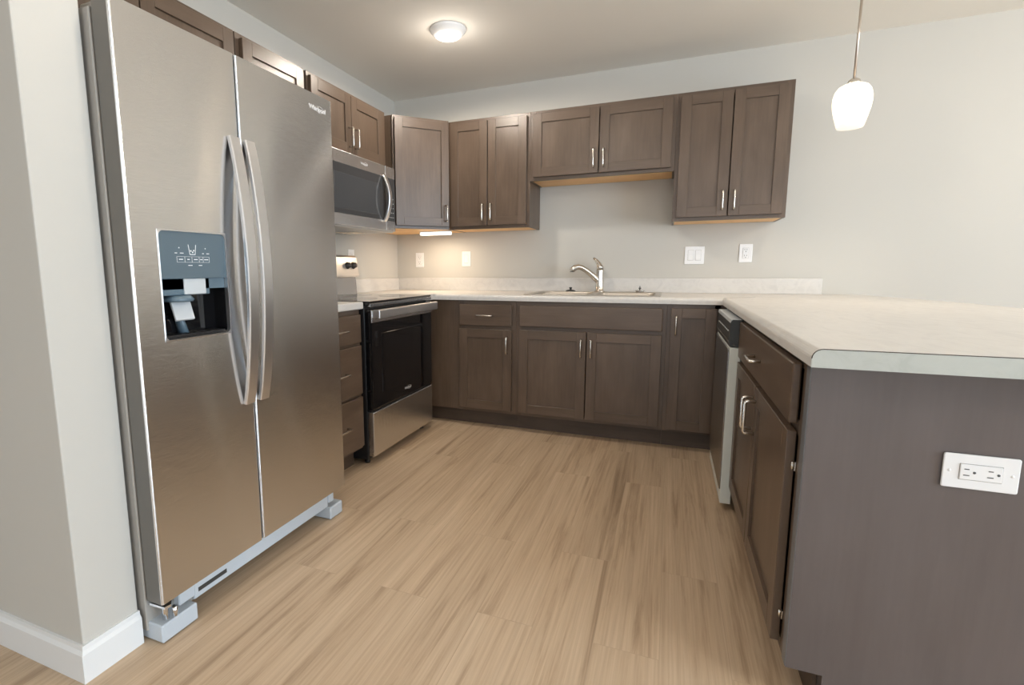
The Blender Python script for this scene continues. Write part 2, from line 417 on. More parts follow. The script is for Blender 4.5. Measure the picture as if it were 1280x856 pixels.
# back wall
wall_cab('tall two door brown wall cabinet right beside the corner cabinet', (.612, 0), 0, .607, ZB, ZT, split(.607))
wall_cab('short wide two door brown wall cabinet above the sink', (1.2195, 0), 0, .9145, 1.680, ZT, split(.9145))
wall_cab('tall two door brown wall cabinet at the right end of the back wall', (2.1345, 0), 0, .6095, ZB, ZT, split(.6095))
# diagonal corner cabinet
def corner_cab():
    c = thing('corner_cabinet', 'diagonal corner wall cabinet with one door reflecting grey daylight', 'cabinet', (0, 0, ZB), 0)
    h = ZT-ZB; A = (.318, -.628); B_ = (.610, -.318)
    b = MB(); b.prism([(.002, -.002), (.002, -.628), A, B_, (.610, -.002)], .016, h, grain=2); b.build('carcass', M['wood'], c)
    b = MB(); b.prism([(.004, -.004), (.004, -.624), (.316, -.624), (.606, -.316), (.606, -.004)], 0, .0155, grain=0); b.build('bottom_panel', M['maple'], c)
    v = Vector((B_[0]-A[0], B_[1]-A[1])); w = v.length; a = math.atan2(v.y, v.x)
    b = frame_mb(w, 0, 0, h, [(0, .038, .03, w-.03), (h-.038, h, .03, w-.03)], [(.002, .03), (w-.03, w-.002)])
    b.build('face_frame', M['wood'], c, (A[0]+.0135*math.sin(a)*1.42, A[1]-.0135*math.cos(a)*1.42, 0), a)
    dr = shaker(w-.024, h-.040).build('door', M['wood'], c, (A[0]+.012*math.cos(a)+.024*math.sin(a), A[1]+.012*math.sin(a)-.024*math.cos(a), .020), a)
    pull().build('handle', M['nickel'], dr, (w-.024-.028, -DT, .092))
corner_cab()

CH = .876
def base_cab(label, loc, rotz, w, doors=(), drawers=(), d=.610, rails=None, stiles=None, name='base_cabinet', kick=True, end=False):
    c = thing(name, label, 'cabinet', (*loc, 0), rotz, 'base cabinets under the worktops')
    t = .019; z0 = .108; s = .038
    b = MB(); b.box(0, .016, -d+t, -.002, z0, CH-.001, 0, grain=2); b.box(w-.016, w, -d+t, -.002, z0, CH-.001, 0, grain=2)
    b.box(.016, w-.016, -d+t, -.002, z0, z0+.016, 0); b.box(.016, w-.016, -.010, -.002, z0+.016, CH-.001, 0)
    b.box(0, .016, -d+.076, -.002, 0, z0, 0, grain=2); b.box(w-.016, w, -d+.076, -.002, 0, z0, 0, grain=2)
    b.build('carcass', M['wood'], c)
    frame_mb(w, d, z0, CH-.001, rails or [(z0, z0+.03, s, w-s), (.675, .715, s, w-s), (CH-.035, CH-.001, s, w-s)], stiles or [(0, s), (w-s, w)]).build('face_frame', M['wood'], c)
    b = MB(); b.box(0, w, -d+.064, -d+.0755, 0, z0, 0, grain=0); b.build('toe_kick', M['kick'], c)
    for x0, x1, hs, a0, a1 in doors: door(c, x0, x1, a0, a1, d, hs, 'top')
    for x0, x1, a0, a1, hd in drawers: drawer(c, x0, x1, a0, a1, d, hd)
    return c
# three-drawer base between refrigerator and range
base_cab('narrow brown three drawer base cabinet between refrigerator and range', (0, -1.990), L90, .457,
         drawers=[(.02, .440, .700, .850, True), (.02, .440, .420, .685, True), (.02, .440, .128, .405, True)],
         rails=[(.108, .138, .038, .42), (.40, .425, .038, .42), (.68, .705, .038, .42), (.842, .875, .038, .42)])
# blind corner filler
c = thing('corner_base_panel', 'plain brown corner panel between the range and first base door', 'cabinet panel', (0, 0, 0))
b = MB(); b.box(.02, .814, -.608, -.592, .108, .875, .0008, grain=2); b.build('panel', M['wood'], c)
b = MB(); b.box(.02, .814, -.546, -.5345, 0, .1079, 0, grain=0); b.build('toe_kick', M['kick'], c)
b = MB(); b.box(.02, .05, -.59, -.1, .11, .87, 0); b.box(.05, .79, -.12, -.1, .11, .87, 0); b.build('carcass', M['wood'], c)
base_cab('brown base cabinet with one drawer over one door left of the sink cabinet', (.8145, 0), 0, .4045,
         doors=[(.006, .378, 'r', .131, .682)], drawers=[(.006, .378, .706, .848, True)])
base_cab('wide brown sink base cabinet with two doors under a plain front', (1.2195, 0), 0, .9145,
         doors=[(.024, .4545, 'r', .131, .688), (.4605, .892, 'l', .131, .688)], drawers=[(.024, .892, .712, .848, False)])
base_cab('narrow brown full height door base cabinet in the corner by the dishwasher', (2.1345, 0), 0, .310,
         doors=[(.022, .262, 'l', .125, .852)], rails=[(.108, .138, .03, .28), (.842, .875, .03, .28)], stiles=[(0, .03), (.25, .31)])
# peninsula base, kitchen side faces -x
PX = 3.055
pen = base_cab('brown peninsula base cabinet with wide drawer, two doors and grey brown end panel', (PX, -1.392), -L90, 1.063,
         doors=[(.012, .512, 'r', .125, .686), (.518, 1.021, 'l', .125, .686)], drawers=[(.012, 1.021, .706, .856, True)])
b = MB()   # end panel with its toe notch, local x = -y direction
pts = [(-.600+.064, 0), (-.002, 0), (-.002, .875), (-.612, .875), (-.612, .114), (-.600+.064, .114)]
b.prism(pts, 1.064, 1.101, 'x', grain=2); b.build('end_panel', M['panel'], pen)
b = MB(); b.box(1.066, 1.1005, -.6138, -.6121, .116, .874, .0004); b.build('painted_edge_sheen', M['sheen'], pen)  # thin strip painting the bluish grazing reflection on the panel's front edge
b = MB(); b.box(0, 1.101, .0, .014, 0, .875, 0, grain=2); b.build('back_panel', M['panel'], pen)
for hz in (.60, .205):
    b = MB(); b.box(1.023, 1.034, -.6145, -.6105, hz-.011, hz+.011, .0008); b.tube([(1.026, -.618, hz-.010), (1.026, -.618, hz+.010)], .0028, 10); b.build('hinge', M['nickel'], pen)
b = MB(); b.box(0, .127, -.609, -.592, .108, .875, .0008, grain=2); b.box(0, .02, -.592, -.25, .108, .875, 0)
# filler strip between the corner cabinet and dishwasher
b.xf(Matrix.Translation((0,0,0)))
fl = thing('corner_filler', 'thin brown filler strip between corner door and dishwasher', 'cabinet panel', (PX, -.632, 0), -L90)
b.build('panel', M['wood'], fl)
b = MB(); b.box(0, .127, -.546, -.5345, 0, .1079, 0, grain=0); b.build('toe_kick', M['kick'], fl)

# ------------------------------------------------------------------ worktops
CT = .914
def arc(cx, cy, r, a0, a1, n=6): return [(cx+r*math.cos(a0+(a1-a0)*i/n), cy+r*math.sin(a0+(a1-a0)*i/n)) for i in range(n+1)]
wt = thing('worktop', 'long pale laminate worktop along back wall and over the peninsula', 'worktop', (0, 0, 0))
CX = 2.420; PYE = -2.580
edge = [(3.24, -.002), (3.265, -.16), (3.315, -.34), (3.38, -.54), (3.425, -.75), (3.45, -.96), (3.46, -1.2)]
# the part over the sink is cut out: the slab is made of boxes around it plus the peninsula
b = MB(); SKX0, SKX1, SKY0, SKY1 = 1.268, 2.082, -.552, -.062
outl = [(.002, -.002), (.002, -.742), (.600, -.742), (.630, -.712), (.632, -.635), (CX, -.635), (CX, PYE)] + [(3.46, PYE)] + edge[::-1]
def slab_with_hole(b, outl, hole, z0, z1, bev):
    # outline polygon with a rectangular hole joined by triangulated fill
    bm = b.bm
    def loop(pts, z): return [bm.verts.new((p[0], p[1], z)) for p in pts]
    fs = []
    T = {}
    for z in (z0, z1):
        lo, lh = loop(outl, z), loop(hole, z); T[z] = (lo, lh)
        es = [bm.edges.new((l[i], l[(i+1) % len(l)])) for l in (lo, lh) for i in range(len(l))]
        r = bmesh.ops.triangle_fill(bm, use_beauty=True, use_dissolve=True, edges=es)
        fs += [g for g in r['geom'] if isinstance(g, bmesh.types.BMFace)]
    for k in (0, 1):
        A, B_ = T[z0][k], T[z1][k]; n = len(A)
        for i in range(n): fs.append(bm.faces.new((A[i], A[(i+1) % n], B_[(i+1) % n], B_[i])))
    bmesh.ops.recalc_face_normals(bm, faces=fs)
    if bev:
        top = T[z1][0]; es = []
        for i in (4, 5): es.append(bm.edges.get((top[i], top[i+1])))
        q = bmesh.ops.bevel(bm, geom=[e for e in es if e], offset=bev, segments=6, affect='EDGES', profile=.5)
        fs = [f for f in fs if f.is_valid]+list(q['faces'])
    for f in fs: f.normal_update()
    b._uv(fs, 0)
slab_with_hole(b, outl, [(SKX0, SKY0), (SKX1, SKY0), (SKX1, SKY1), (SKX0, SKY1)], CH, CT, .020)
b.build('slab', M['counter'], wt)
b = MB(); b.box(.022, 3.02, -.022, -.002, CT, CT+.100, .003, 2); b.box(.002, .022, -.742, -.002, CT, CT+.100, .003, 2); b.build('backsplash', M['counter'], wt)
# flat end cap with a dark glue line on the rolled end
ocap = [(CX+.001, CH-.001)]+[(CX+.021-.020*math.cos(t), CT-.020+.020*math.sin(t)) for t in [i*PI/12 for i in range(7)]]+[(3.46, CT), (3.46, CH-.001)]
b = MB(); b.prism(ocap, PYE-.0018, PYE-.0003, 'y'); b.build('end_cap', M['cap'], wt)
b = MB(); pth = [(x, PYE-.0012, z+.0002) for x, z in ocap[1:-1]]; b.tube(pth, .0011, 6); b.build('glue_line', M['seam'], wt)
b = MB(); b.tube([(CX+.001, -.636, CT-.011), (CX+.004, -.632, CT+.0003), (2.60, -.46, CT+.0003)], .0007, 6); b.build('mitre_seam', M['gasket'], wt)
ws = thing('worktop', 'short pale worktop piece between refrigerator and range', 'worktop', (0, 0, 0))
b = MB(); b.box(.002, .637, -1.985, -1.527, CH, CT, .006, 3); b.build('slab', M['counter'], ws)
b = MB(); b.box(.002, .022, -1.985, -1.527, CT, CT+.1, .003, 2); b.build('backsplash', M['counter'], ws)

# ------------------------------------------------------------------ sink and tap
sk = thing('sink', 'double bowl stainless drop-in sink set in the back worktop', 'sink', (1.675, -.307, CT))
def bowl(b, x0, x1, y0, y1, dep, r=.05):
    rr = []
    for ins, z in ((0, .004), (.004, -.004), (.012, -dep*.6), (.022, -dep+.03), (.05, -dep)):
        rr.append([(x, y, z) for x, y in rrect(x0+ins, x1-ins, y0+ins, y1-ins, r, 5)])
    b.rings(rr, True, False); vs = [b.bm.verts.new(p) for p in rr[-1]]; f = b.bm.faces.new(vs); b._uv([f])
b = MB()
X0, X1, Y0, Y1 = -.420, .420, -.270, .262
# rim strips round the two bowls
for q in ((X0, X1, Y0, Y0+.035), (X0, X1, Y1-.115, Y1), (X0, X0+.04, Y0+.035, Y1-.115), (X1-.04, X1, Y0+.035, Y1-.115), (-.02, .02, Y0+.035, Y1-.115)):
    b.box(*q, .0005, .0055, .0015, 1)
b.build('rim', M['sink_steel'], sk)
for s_ in (-1, 1):
    b = MB(); x0, x1 = (X0+.04, -.02) if s_ < 0 else (.02, X1-.04)
    bowl(b, x0, x1, Y0+.035, Y1-.115, .19); o = b.build('bowl', M['sink_steel'], sk)
    b = MB(); b.lathe([(.004, -.188), (.040, -.188), (.044, -.1865), (.040, -.185), (.02, -.187), (.004, -.187)], ((x0+x1)/2, (Y0+Y1)/2-.03, 0), 24); b.build('drain', M['chrome'], o)
fz = CT+.0055
fa = thing('faucet', 'brushed nickel single lever kitchen faucet behind the sink', 'faucet', (1.682, -.100, fz))
b = MB(); b.lathe([(.001, 0), (.036, 0), (.037, .004), (.033, .008), (.029, .012), (.0275, .05), (.026, .12), (.0265, .150), (.025, .158), (.001, .159)], n=28); b.build('body', M['nickel'], fa)
d_ = Vector((-.93, -.36, 0)).normalized()
b = MB()
prof = [(.0, .060, .016), (.02, .085, .0175), (.06, .120, .0165), (.10, .152, .0155), (.13, .170, .0155), (.155, .176, .0165), (.178, .170, .0175), (.192, .157, .017), (.197, .146, .0155)]
b.tube([(d_.x*a, d_.y*a, z) for a, z, r in prof], [r*1.22 for *_, r in prof], 16); b.build('spout', M['nickel'], fa)
b = MB(); b.lathe([(.001, 0), (.0135, 0), (.0135, .004), (.001, .004)], (d_.x*.199, d_.y*.199, .1405), 16); b.build('spray_face', M['charcoal'], fa)
b = MB(); b.tube([(0, .004, .157), (-.004, .008, .175), (-.012, .012, .195), (-.028, .014, .218), (-.050, .016, .238)], [.025, .023, .018, .012, .008], 12); b.build('lever', M['nickel'], fa)
st = thing('sink_stopper', 'dark rubber sink stopper left of the faucet', 'stopper', (1.478, -.098, fz))
b = MB(); b.lathe([(.001, 0), (.034, 0), (.036, .004), (.030, .008), (.018, .012), (.001, .013)], n=24); b.build('cap', M['charcoal'], st)
b = MB(); b.lathe([(.001, .012), (.008, .012), (.007, .02), (.012, .026), (.010, .030), (.001, .031)], n=16); b.build('knob', M['charcoal'], st)
st = thing('sink_strainer', 'chrome sink strainer basket right of the faucet', 'strainer', (1.952, -.098, fz))
b = MB(); b.lathe([(.001, 0), (.026, 0), (.028, .006), (.036, .010), (.037, .013), (.03, .014), (.024, .011), (.001, .010)], n=24); b.build('basket', M['chrome'], st)
b = MB(); b.lathe([(.001, .0095), (.004, .0095), (.0035, .022), (.010, .026), (.008, .030), (.003, .032), (.0025, .042), (.001, .043)], n=16); b.build('knob', M['charcoal'], st)

# ------------------------------------------------------------------ refrigerator (front faces +x)
FX = .838; FY0, FY1, FYS = -2.926, -2.030, -2.5305; FZ0, FZ1 = .132, 1.757
fr = thing('refrigerator', 'tall stainless side by side refrigerator with ice and water dispenser', 'refrigerator', (.42, -2.478, 0))
FO = Vector((.42, -2.478, 0))
def fb(mb, name, m, parent=None, off=None):
    mb.xf(Matrix.Translation(-FO)); return mb.build(name, m, parent or fr)
b = MB(); b.box(.03, .765, FY0, FY1-.004, .03, 1.742, .003); fb(b, 'case', M['fridge_side'])
b = MB(); b.box(.765, .772, FY0+.010, FYS-.012, FZ0+.01, FZ1-.01); b.box(.765, .772, FYS+.012, FY1-.016, FZ0+.01, FZ1-.01); fb(b, 'door_gasket', M['charcoal'])
DY0, DY1, DZ0, DZ1 = -2.848, -2.612, .884, 1.199     # dispenser opening
def fridge_door(y0, y1, hole=None):
    r = .006; xb = .772
    prof = [(xb, y0+.004), (xb, y1-.004), (xb+.004, y1)]
    prof += [(FX-r+r*math.sin(t), y1-r+r*math.cos(t)) for t in [i*PI/10 for i in range(6)]]
    ys = [] if not hole else [hole[1], hole[0]]
    mark = len(prof)-1+1
    for y in ys: prof.append((FX, y))
    prof += [(FX-r+r*math.cos(t), y0+r-r*math.sin(t)) for t in [i*PI/10 for i in range(6)]]
    prof += [(xb+.004, y0)]
    lv = [FZ0, FZ1] if not hole else [FZ0, hole[2], hole[3], FZ1]
    b = MB(); bm = b.bm; n = len(prof)
    vv = [[bm.verts.new((x, y, z)) for x, y in prof] for z in lv]; fs = []
    for k, (A, B_) in enumerate(zip(vv, vv[1:])):
        for i in range(n):
            if hole and k == 1 and i == mark: continue
            f = bm.faces.new((A[i], A[(i+1) % n], B_[(i+1) % n], B_[i])); fs.append(f)
    fs += [bm.faces.new(vv[0][::-1]), bm.faces.new(vv[-1])]
    bmesh.ops.recalc_face_normals(bm, faces=fs)
    if hole:
        for f in fs:
            pass
    for f in fs: f.normal_update()
    b._uv(fs, 2)
    for f in fs:
        c_ = f.calc_center_median()
        if c_.x < FX-r+.0005 or abs(f.normal.z) > .9: f.material_index = 1
    return b
dl = fb(fridge_door(FY0, FYS-.003, (DY0, DY1, DZ0, DZ1)), 'freezer_door', M['steel'])
drr = fb(fridge_door(FYS+.003, FY1), 'fridge_door', M['steel'])
for q in (dl, drr): q.data.materials.append(M['door_edge'])
def fridge_handle(yc, parent):
    b = MB(); z0, z1 = .640, 1.500; n = 18; path = []
    for i in range(n+1):
        t = i/n; z = z0+(z1-z0)*t; path.append((FX+.006+.044*math.sin(PI*t)**.8, yc, z))
    b.sweep(path, .0215, .0075, (0, 1, 0), .003)
    fb(b, 'handle', M['handle_steel'], parent)
fridge_handle(-2.561, dl); fridge_handle(-2.496, drr)
# dispenser: cavity, rim, control panel, paddle, drip tray
def dispenser():
    xi = FX-.061
    b = MB(); r = .016
    o = rrect(DY0, DY1, DZ0, DZ1, .0005, 5); i_ = rrect(DY0+.004, DY1-.004, DZ0+.004, DZ1-.004, r, 5)
    oo = rrect(DY0-.002, DY1+.002, DZ0-.002, DZ1+.002, r+.002, 5)
    def R3(p, x): return [(x, y, z) for y, z in p]
    b.rings([R3(o, FX-.008), R3(o, FX+.0002), R3(i_, FX+.0012), R3(i_, FX-.012)], True, False, False)
    rim = fb(b, 'dispenser', M['handle_steel'])
    zc = 1.062
    b = MB(); b.prism(rrect(DY0+.004, DY1-.004, zc, DZ1-.004, r, 5, (0, 0, 1, 1)), FX-.012, FX-.003, 'x'); fb(b, 'control_panel', M['slate'], rim)
    # cavity of five faces
    b = MB(); y0, y1, z0, z1 = DY0+.002, DY1-.002, DZ0+.002, zc
    b.box(xi-.004, xi, y0, y1, z0, z1); b.box(xi, FX-.012, y0, y0+.003, z0, z1); b.box(xi, FX-.012, y1-.003, y1, z0, z1)
    b.box(xi, FX-.010, y0, y1, z0, z0+.004); fb(b, 'cavity', M['black_glass'], rim)
    b = MB(); b.box(xi, FX-.012, y0+.003, y1-.003, 1.030, zc); b.box(FX-.020, FX-.012, y0+.003, y1-.060, 1.013, 1.062, .002); fb(b, 'chute_housing', M['slate_pl'], rim)
    b = MB(); b.box(FX-.022, FX-.008, DY0+.082, DY0+.158, 1.014, 1.061, .002); fb(b, 'chute_cover', M['pale_pl'], rim)
    b = MB(); b.lathe([(.012, 1.012), (.034, 1.012), (.044, 1.000), (.040, .994), (.012, .994)], (FX-.034, DY0+.078, 0), 20); fb(b, 'chute', M['slate_pl'], rim)
    b = MB(); yc = DY0+.082
    b.prism([(FX-.040, 1.002), (FX-.030, 1.002), (FX-.012, .942), (FX-.018, .938)], yc-.032, yc+.032, 'y', .002); fb(b, 'paddle', M['pale_pl'], rim)
    b = MB(); b.tube([(FX-.045, yc+.0, .955), (FX-.05, yc+.012, .925), (FX-.052, yc+.020, .895)], [.010, .012, .015], 12, 1.4); fb(b, 'water_guide', M['slate_pl'], rim)
    b = MB(); b.box(FX-.058, FX-.010, DY0+.012, DY1-.012, .889, .899, .003, 2)
    for k in range(7): y = DY0+.04+k*.026; b.box(FX-.052, FX-.018, y, y+.003, .899, .9005)
    fb(b, 'drip_tray', M['black'], rim)
    # printed marks: glass symbol, rows of dashes and key outlines
    b = MB(); xm = FX-.0026
    def mk(y0, y1, z0, z1): b.box(xm-.0006, xm, y0, y1, z0, z1)
    yc = DY0+.113; zc2 = 1.143
    for s_ in (-1, 1): b.prism([(yc+s_*.012, zc2+.016), (yc+s_*.0138, zc2+.016), (yc+s_*.0098, zc2-.012), (yc+s_*.0082, zc2-.012)][::s_], xm-.0006, xm, 'x')
    mk(yc-.0098, yc+.0098, zc2-.0135, zc2-.0115)
    for q in ((-.005, -.002), (.001, -.006), (.005, -.001)): mk(yc+q[0]-.002, yc+q[0]+.002, zc2+q[1]-.002, zc2+q[1]+.002)
    for y, w in ((-.055, .008), (-.036, .012), (.037, .006), (.054, .010)): mk(yc+y-w/2, yc+y+w/2, 1.134-.001, 1.134+.001)
    for y in (-.044, .046): mk(yc+y-.0015, yc+y+.0015, 1.149-.0015, 1.149+.0015)
    ky = [-.053, -.027, -.003, .022, .036, .058]
    for y in ky: mk(yc+y-.0004, yc+y+.0004, 1.108, 1.124)
    mk(yc-.053, yc+.058, 1.1238, 1.1244); mk(yc-.053, yc+.058, 1.1077, 1.1083)
    for y, w in ((-.040, .013), (-.015, .008), (.010, .013), (.029, .008), (.047, .014)): mk(yc+y-w/2, yc+y+w/2, 1.115, 1.1175)
    for y, w in ((-.010, .014), (.025, .012)): mk(yc+y-w/2, yc+y+w/2, 1.098, 1.1)
    fb(b, 'printed_symbols', M['mark'], rim)
dispenser()
# brand lettering on the right door
lo = Vector((FX+.0005, -2.120, 1.704))-FO
lg = text_part('logo', 'Whirlpool', .024, M['logo'], drr, lo, (PI/2, 0, PI/2), .0006, 1.0, .0005)
def swoosh(parent, yc, zc, x, a, b_, frm):
    b = MB(); p = []
    out = ring_pts(yc, zc, a, b_, math.radians(-150), math.radians(140), 30)
    b.tube([(x, y, z) for y, z in out], [.0003+.0006*math.sin(PI*i/30) for i in range(31)], 6); frm(b, 'logo_ring', M['logo'], parent)
swoosh(drr, -2.107, 1.705, FX+.0006, .024, .012, fb)
# base: kick grille, feet covers, hinge
b = MB(); b.box(.795, .810, -2.80, -2.12, .062, .128, .003); b.box(.805, .812, -2.80, -2.66, .066, .124, .002)
fb(b, 'toe_grille', M['grille'])
b = MB(); b.box(.8105, .8125, -2.786, -2.674, .082, .096); fb(b, 'grille_label', M['charcoal'])
for y0, y1 in ((FY0+.004, -2.80), (-2.12, FY1-.004)):
    b = MB(); s_ = 1 if y0 < -2.5 else -1
    b.box(.70, .822, y0, y1, .003, .058, .004); fb(b, 'foot_cover', M['grille'])
for y0, y1 in ((FY0+.07, -2.80), (-2.12, FY1-.055)):
    b = MB(); b.box(.79, .815, y0, y1, .078, .128, .003); fb(b, 'hinge_cover', M['grille'])
b = MB(); b.prism([(.75, FY0+.006), (.832, FY0+.010), (.836, FY0+.028), (.80, FY0+.060), (.75, FY0+.064)], .112, .119, 'z'); b.tube([(.812, FY0+.026, .068), (.812, FY0+.026, .131)], .009, 12); b.tube([(.826, FY0+.046, .070), (.826, FY0+.046, .1)], .008, 10); fb(b, 'bottom_hinge', M['chrome'])
for y0 in (FY0+.02, FY1-.10):
    b = MB(); b.box(.70, .80, y0, y0+.08, 1.742, 1.765, .006, 2); fb(b, 'top_hinge_cover', M['fridge_side'])
b = MB(); b.box(.06, .72, FY0+.05, FY1-.05, .0, .03); fb(b, 'rollers', M['black'])

# ------------------------------------------------------------------ range (front faces +x)
RY0, RY1 = -1.520, -.756
rg = thing('range', 'freestanding electric range with black glass oven door and stainless drawer', 'stove', (.34, -1.138, 0))
RO = Vector((.34, -1.138, 0))
def rb(mb, name, m, parent=None):
    mb.xf(Matrix.Translation(-RO)); return mb.build(name, m, parent or rg)
b = MB(); b.box(.03, .632, RY0+.003, RY1-.003, .03, .893, .002); rb(b, 'body', M['black'])
b = MB(); b.box(.03, .668, RY0, RY1, .893, .916, .004, 2); ct = rb(b, 'cooktop', M['black_glass'])
for cx_, cy_, rr_ in ((.22, -1.33, .075), (.22, -.95, .095), (.48, -1.33, .105), (.48, -.95, .085)):
    b = MB(); q = ring_pts(cx_, cy_, rr_, rr_, 0, 2*PI, 40); b.tube([(x, y, .9163) for x, y in q], .0008, 4); rb(b, 'burner_ring', M['gasket'], ct)
b = MB(); b.box(.655, .672, RY0+.002, RY1-.002, .884, .905, .004, 2, grain=1); rb(b, 'front_trim', M['steel_dark'])
# oven door
b = MB(); b.box(.634, .672, RY0+.006, RY1-.006, .318, .872, .006, 2); od = rb(b, 'oven_door', M['black_glass'])
b = MB(); b.box(.668, .677, RY0+.008, RY1-.008, .800, .868, .003, 2, grain=1); rb(b, 'top_band', M['steel'], od)
b = MB(); b.box(.668, .6735, RY0+.11, RY1-.16, .40, .735, .001); rb(b, 'oven_window', M['black_glass'], od)
b = MB(); hy0, hy1 = RY0+.012, RY1-.012
b.box(.704, .724, hy0, hy1, .822, .872, .006, 3, grain=1); b.box(.676, .710, hy0+.004, hy0+.030, .826, .868, .004); b.box(.676, .710, hy1-.030, hy1-.004, .826, .868, .004)
rb(b, 'handle', M['handle_steel'], od)
text_part('logo', 'Whirlpool', .020, M['logo'], od, Vector((.6725, -1.11, .362))-RO, (PI/2, 0, PI/2), .0006)
swoosh(od, -1.098, .362, .6727, .023, .011, rb)
b = MB(); b.box(.634, .674, RY0+.006, RY1-.006, .052, .306, .006, 2, grain=1); rb(b, 'storage_drawer', M['steel'])
b = MB(); b.box(.636, .664, RY0+.004, RY1-.004, .306, .318); rb(b, 'vent_gap', M['black'])
for y in (RY0+.045, RY1-.045):
    for x in (.60, .10):
        b = MB(); b.lathe([(.001, 0), (.016, 0), (.016, .012), (.009, .014), (.009, .032), (.001, .032)], (x, y, 0), 14); rb(b, 'foot', M['black'])
# backguard with controls
b = MB(); b.prism([(.030, .916), (.088, .916), (.078, 1.032), (.030, 1.032)], RY0, RY1, 'y', grain=1); rb(b, 'backguard_base', M['steel_dark'])
b = MB(); b.prism([(.030, 1.034), (.106, 1.034), (.110, 1.045), (.090, 1.168), (.078, 1.182), (.030, 1.184)], RY0, RY1, 'y', .003, 2, grain=1); bg = rb(b, 'backguard', M['guard'])
for y in (RY1-.062, RY1-.130, RY0+.062, RY0+.130):
    b = MB(); b.lathe([(.001, 0), (.023, 0), (.024, .006), (.019, .010), (.017, .026), (.001, .027)], (0, 0, 0), 20, 'x'); b.box(.0255, .0285, -.003, .003, -.016, .016, .0008)
    b.xf(Matrix.Translation((.100, y, 1.112)) @ Matrix.Rotation(-.16, 4, 'Y')); rb(b, 'knob', M['knob'], bg)
b = MB(); b.prism([(.099, 1.075), (.1035, 1.075), (.0955, 1.150), (.091, 1.150)], -1.235, -1.015, 'y'); rb(b, 'display', M['black_glass'], bg)

# ------------------------------------------------------------------ over-the-range microwave (front faces +x)
MY0, MY1, MZ0, MZ1 = -1.500, -.742, 1.330, 1.752
mw = thing('microwave', 'stainless over the range microwave with black glass door and curved handle', 'microwave', (.2, -1.121, MZ0))
MO = Vector((.2, -1.121, MZ0))
def mbd(mb, name, m, parent=None):
    mb.xf(Matrix.Translation(-MO)); return mb.build(name, m, parent or mw)
b = MB(); b.box(.004, .372, MY0+.002, MY1-.002, MZ0+.012, MZ1, .002); mbd(b, 'case', M['charcoal'])
b = MB(); b.box(.01, .385, MY0+.003, MY1-.003, MZ0, MZ0+.0115, .003); un_ = mbd(b, 'underside', M['mw_under'])
for y in (-1.36, -.98):
    b = MB(); b.box(.08, .22, y, y+.16, MZ0-.002, MZ0+.001)
    for k in range(8): b.box(.09+k*.016, .094+k*.016, y+.01, y+.15, MZ0-.0035, MZ0-.002)
    mbd(b, 'grease_filter', M['nickel'], un_)
DYR = -.862      # right-hand edge of the door
b = MB(); b.box(.374, .402, MY0, DYR-.001, MZ0+.008, MZ1-.002, .003, 2, grain=1); md = mbd(b, 'door', M['steel'])
b = MB(); b.box(.374, .402, DYR+.001, MY1, MZ0+.008, MZ1-.002, .003, 2, grain=1); mc = mbd(b, 'control_column', M['steel'])
b = MB(); b.box(.400, .4045, MY0+.004, DYR-.001, MZ0+.072, MZ1-.072, .0015); mbd(b, 'door_glass', M['mw_glass'], md)
b = MB(); b.box(.403, .4055, MY0+.075, DYR-.085, MZ0+.100, MZ1-.125, .0008); mbd(b, 'window', M['mw_win'], md)
b = MB(); b.box(.400, .4045, DYR+.001, MY1-.006, MZ0+.072, MZ1-.072, .0015); kp = mbd(b, 'keypad', M['mw_glass'], mc)
for r_ in range(5):
    for c_ in range(3):
        b = MB(); b.box(.4045, .4050, DYR+.035+c_*.024, DYR+.043+c_*.024, MZ0+.095+r_*.030, MZ0+.099+r_*.030); mbd(b, 'key_legend', M['mark'], mc)
b = MB(); path = []
for i in range(17):
    t = i/16; path.append((.408+.044*math.sin(PI*t)**.8, DYR-.030, MZ0+.066+(.288)*t))
b.sweep(path, .0165, .006, (0, 1, 0), .0025); mbd(b, 'handle', M['handle_steel'], md)
text_part('logo', 'Whirlpool', .018, M['logo'], md, Vector((.4022, -1.11, MZ1-.037))-MO, (PI/2, 0, PI/2), .0005)
swoosh(md, -1.099, MZ1-.036, .4025, .021, .010, mbd)

# ------------------------------------------------------------------ dishwasher (front faces -x)
WY0, WY1 = -1.384, -.772
dw = thing('dishwasher', 'stainless front dishwasher with white edge under the peninsula worktop', 'dishwasher', (2.72, -1.078, 0))
WO = Vector((2.72, -1.078, 0))
def wb(mb, name, m, parent=None):
    mb.xf(Matrix.Translation(-WO)); return mb.build(name, m, parent or dw)
b = MB(); b.box(2.450, 3.035, WY0+.004, WY1-.004, .1, .862); wb(b, 'tub', M['charcoal'])
b = MB(); b.box(2.392, 2.436, WY0+.003, WY1-.003, .032, .742, .003); wd_ = wb(b, 'door', M['dw_white'])
b = MB(); b.box(2.3865, 2.3925, WY0+.005, WY1-.005, .097, .735, .002, grain=1); wb(b, 'front_skin', M['steel_dark'], wd_)
b = MB(); b.prism([(2.390, .746), (2.386, .772), (2.391, .854), (2.397, .862), (2.438, .862), (2.438, .744)], WY0+.002, WY1-.002, 'y'); cp = wb(b, 'control_panel', M['charcoal'])
b = MB(); b.prism([(2.3885, .848), (2.3905, .8625), (2.432, .8635), (2.432, .8622), (2.396, .8615)], WY0+.003, WY1-.003, 'y'); wb(b, 'top_strip', M['pale_pl'], cp)
b = MB(); b.box(2.3835, 2.3875, WY0+.02, WY1-.02, .768, .7715); wb(b, 'handle_lip', M['nickel'], cp)
for k in range(8):
    b = MB(); b.box(2.3868, 2.3895, -1.32+k*.06, -1.296+k*.06, .806, .812); wb(b, 'button_legend', M['mark'], cp)
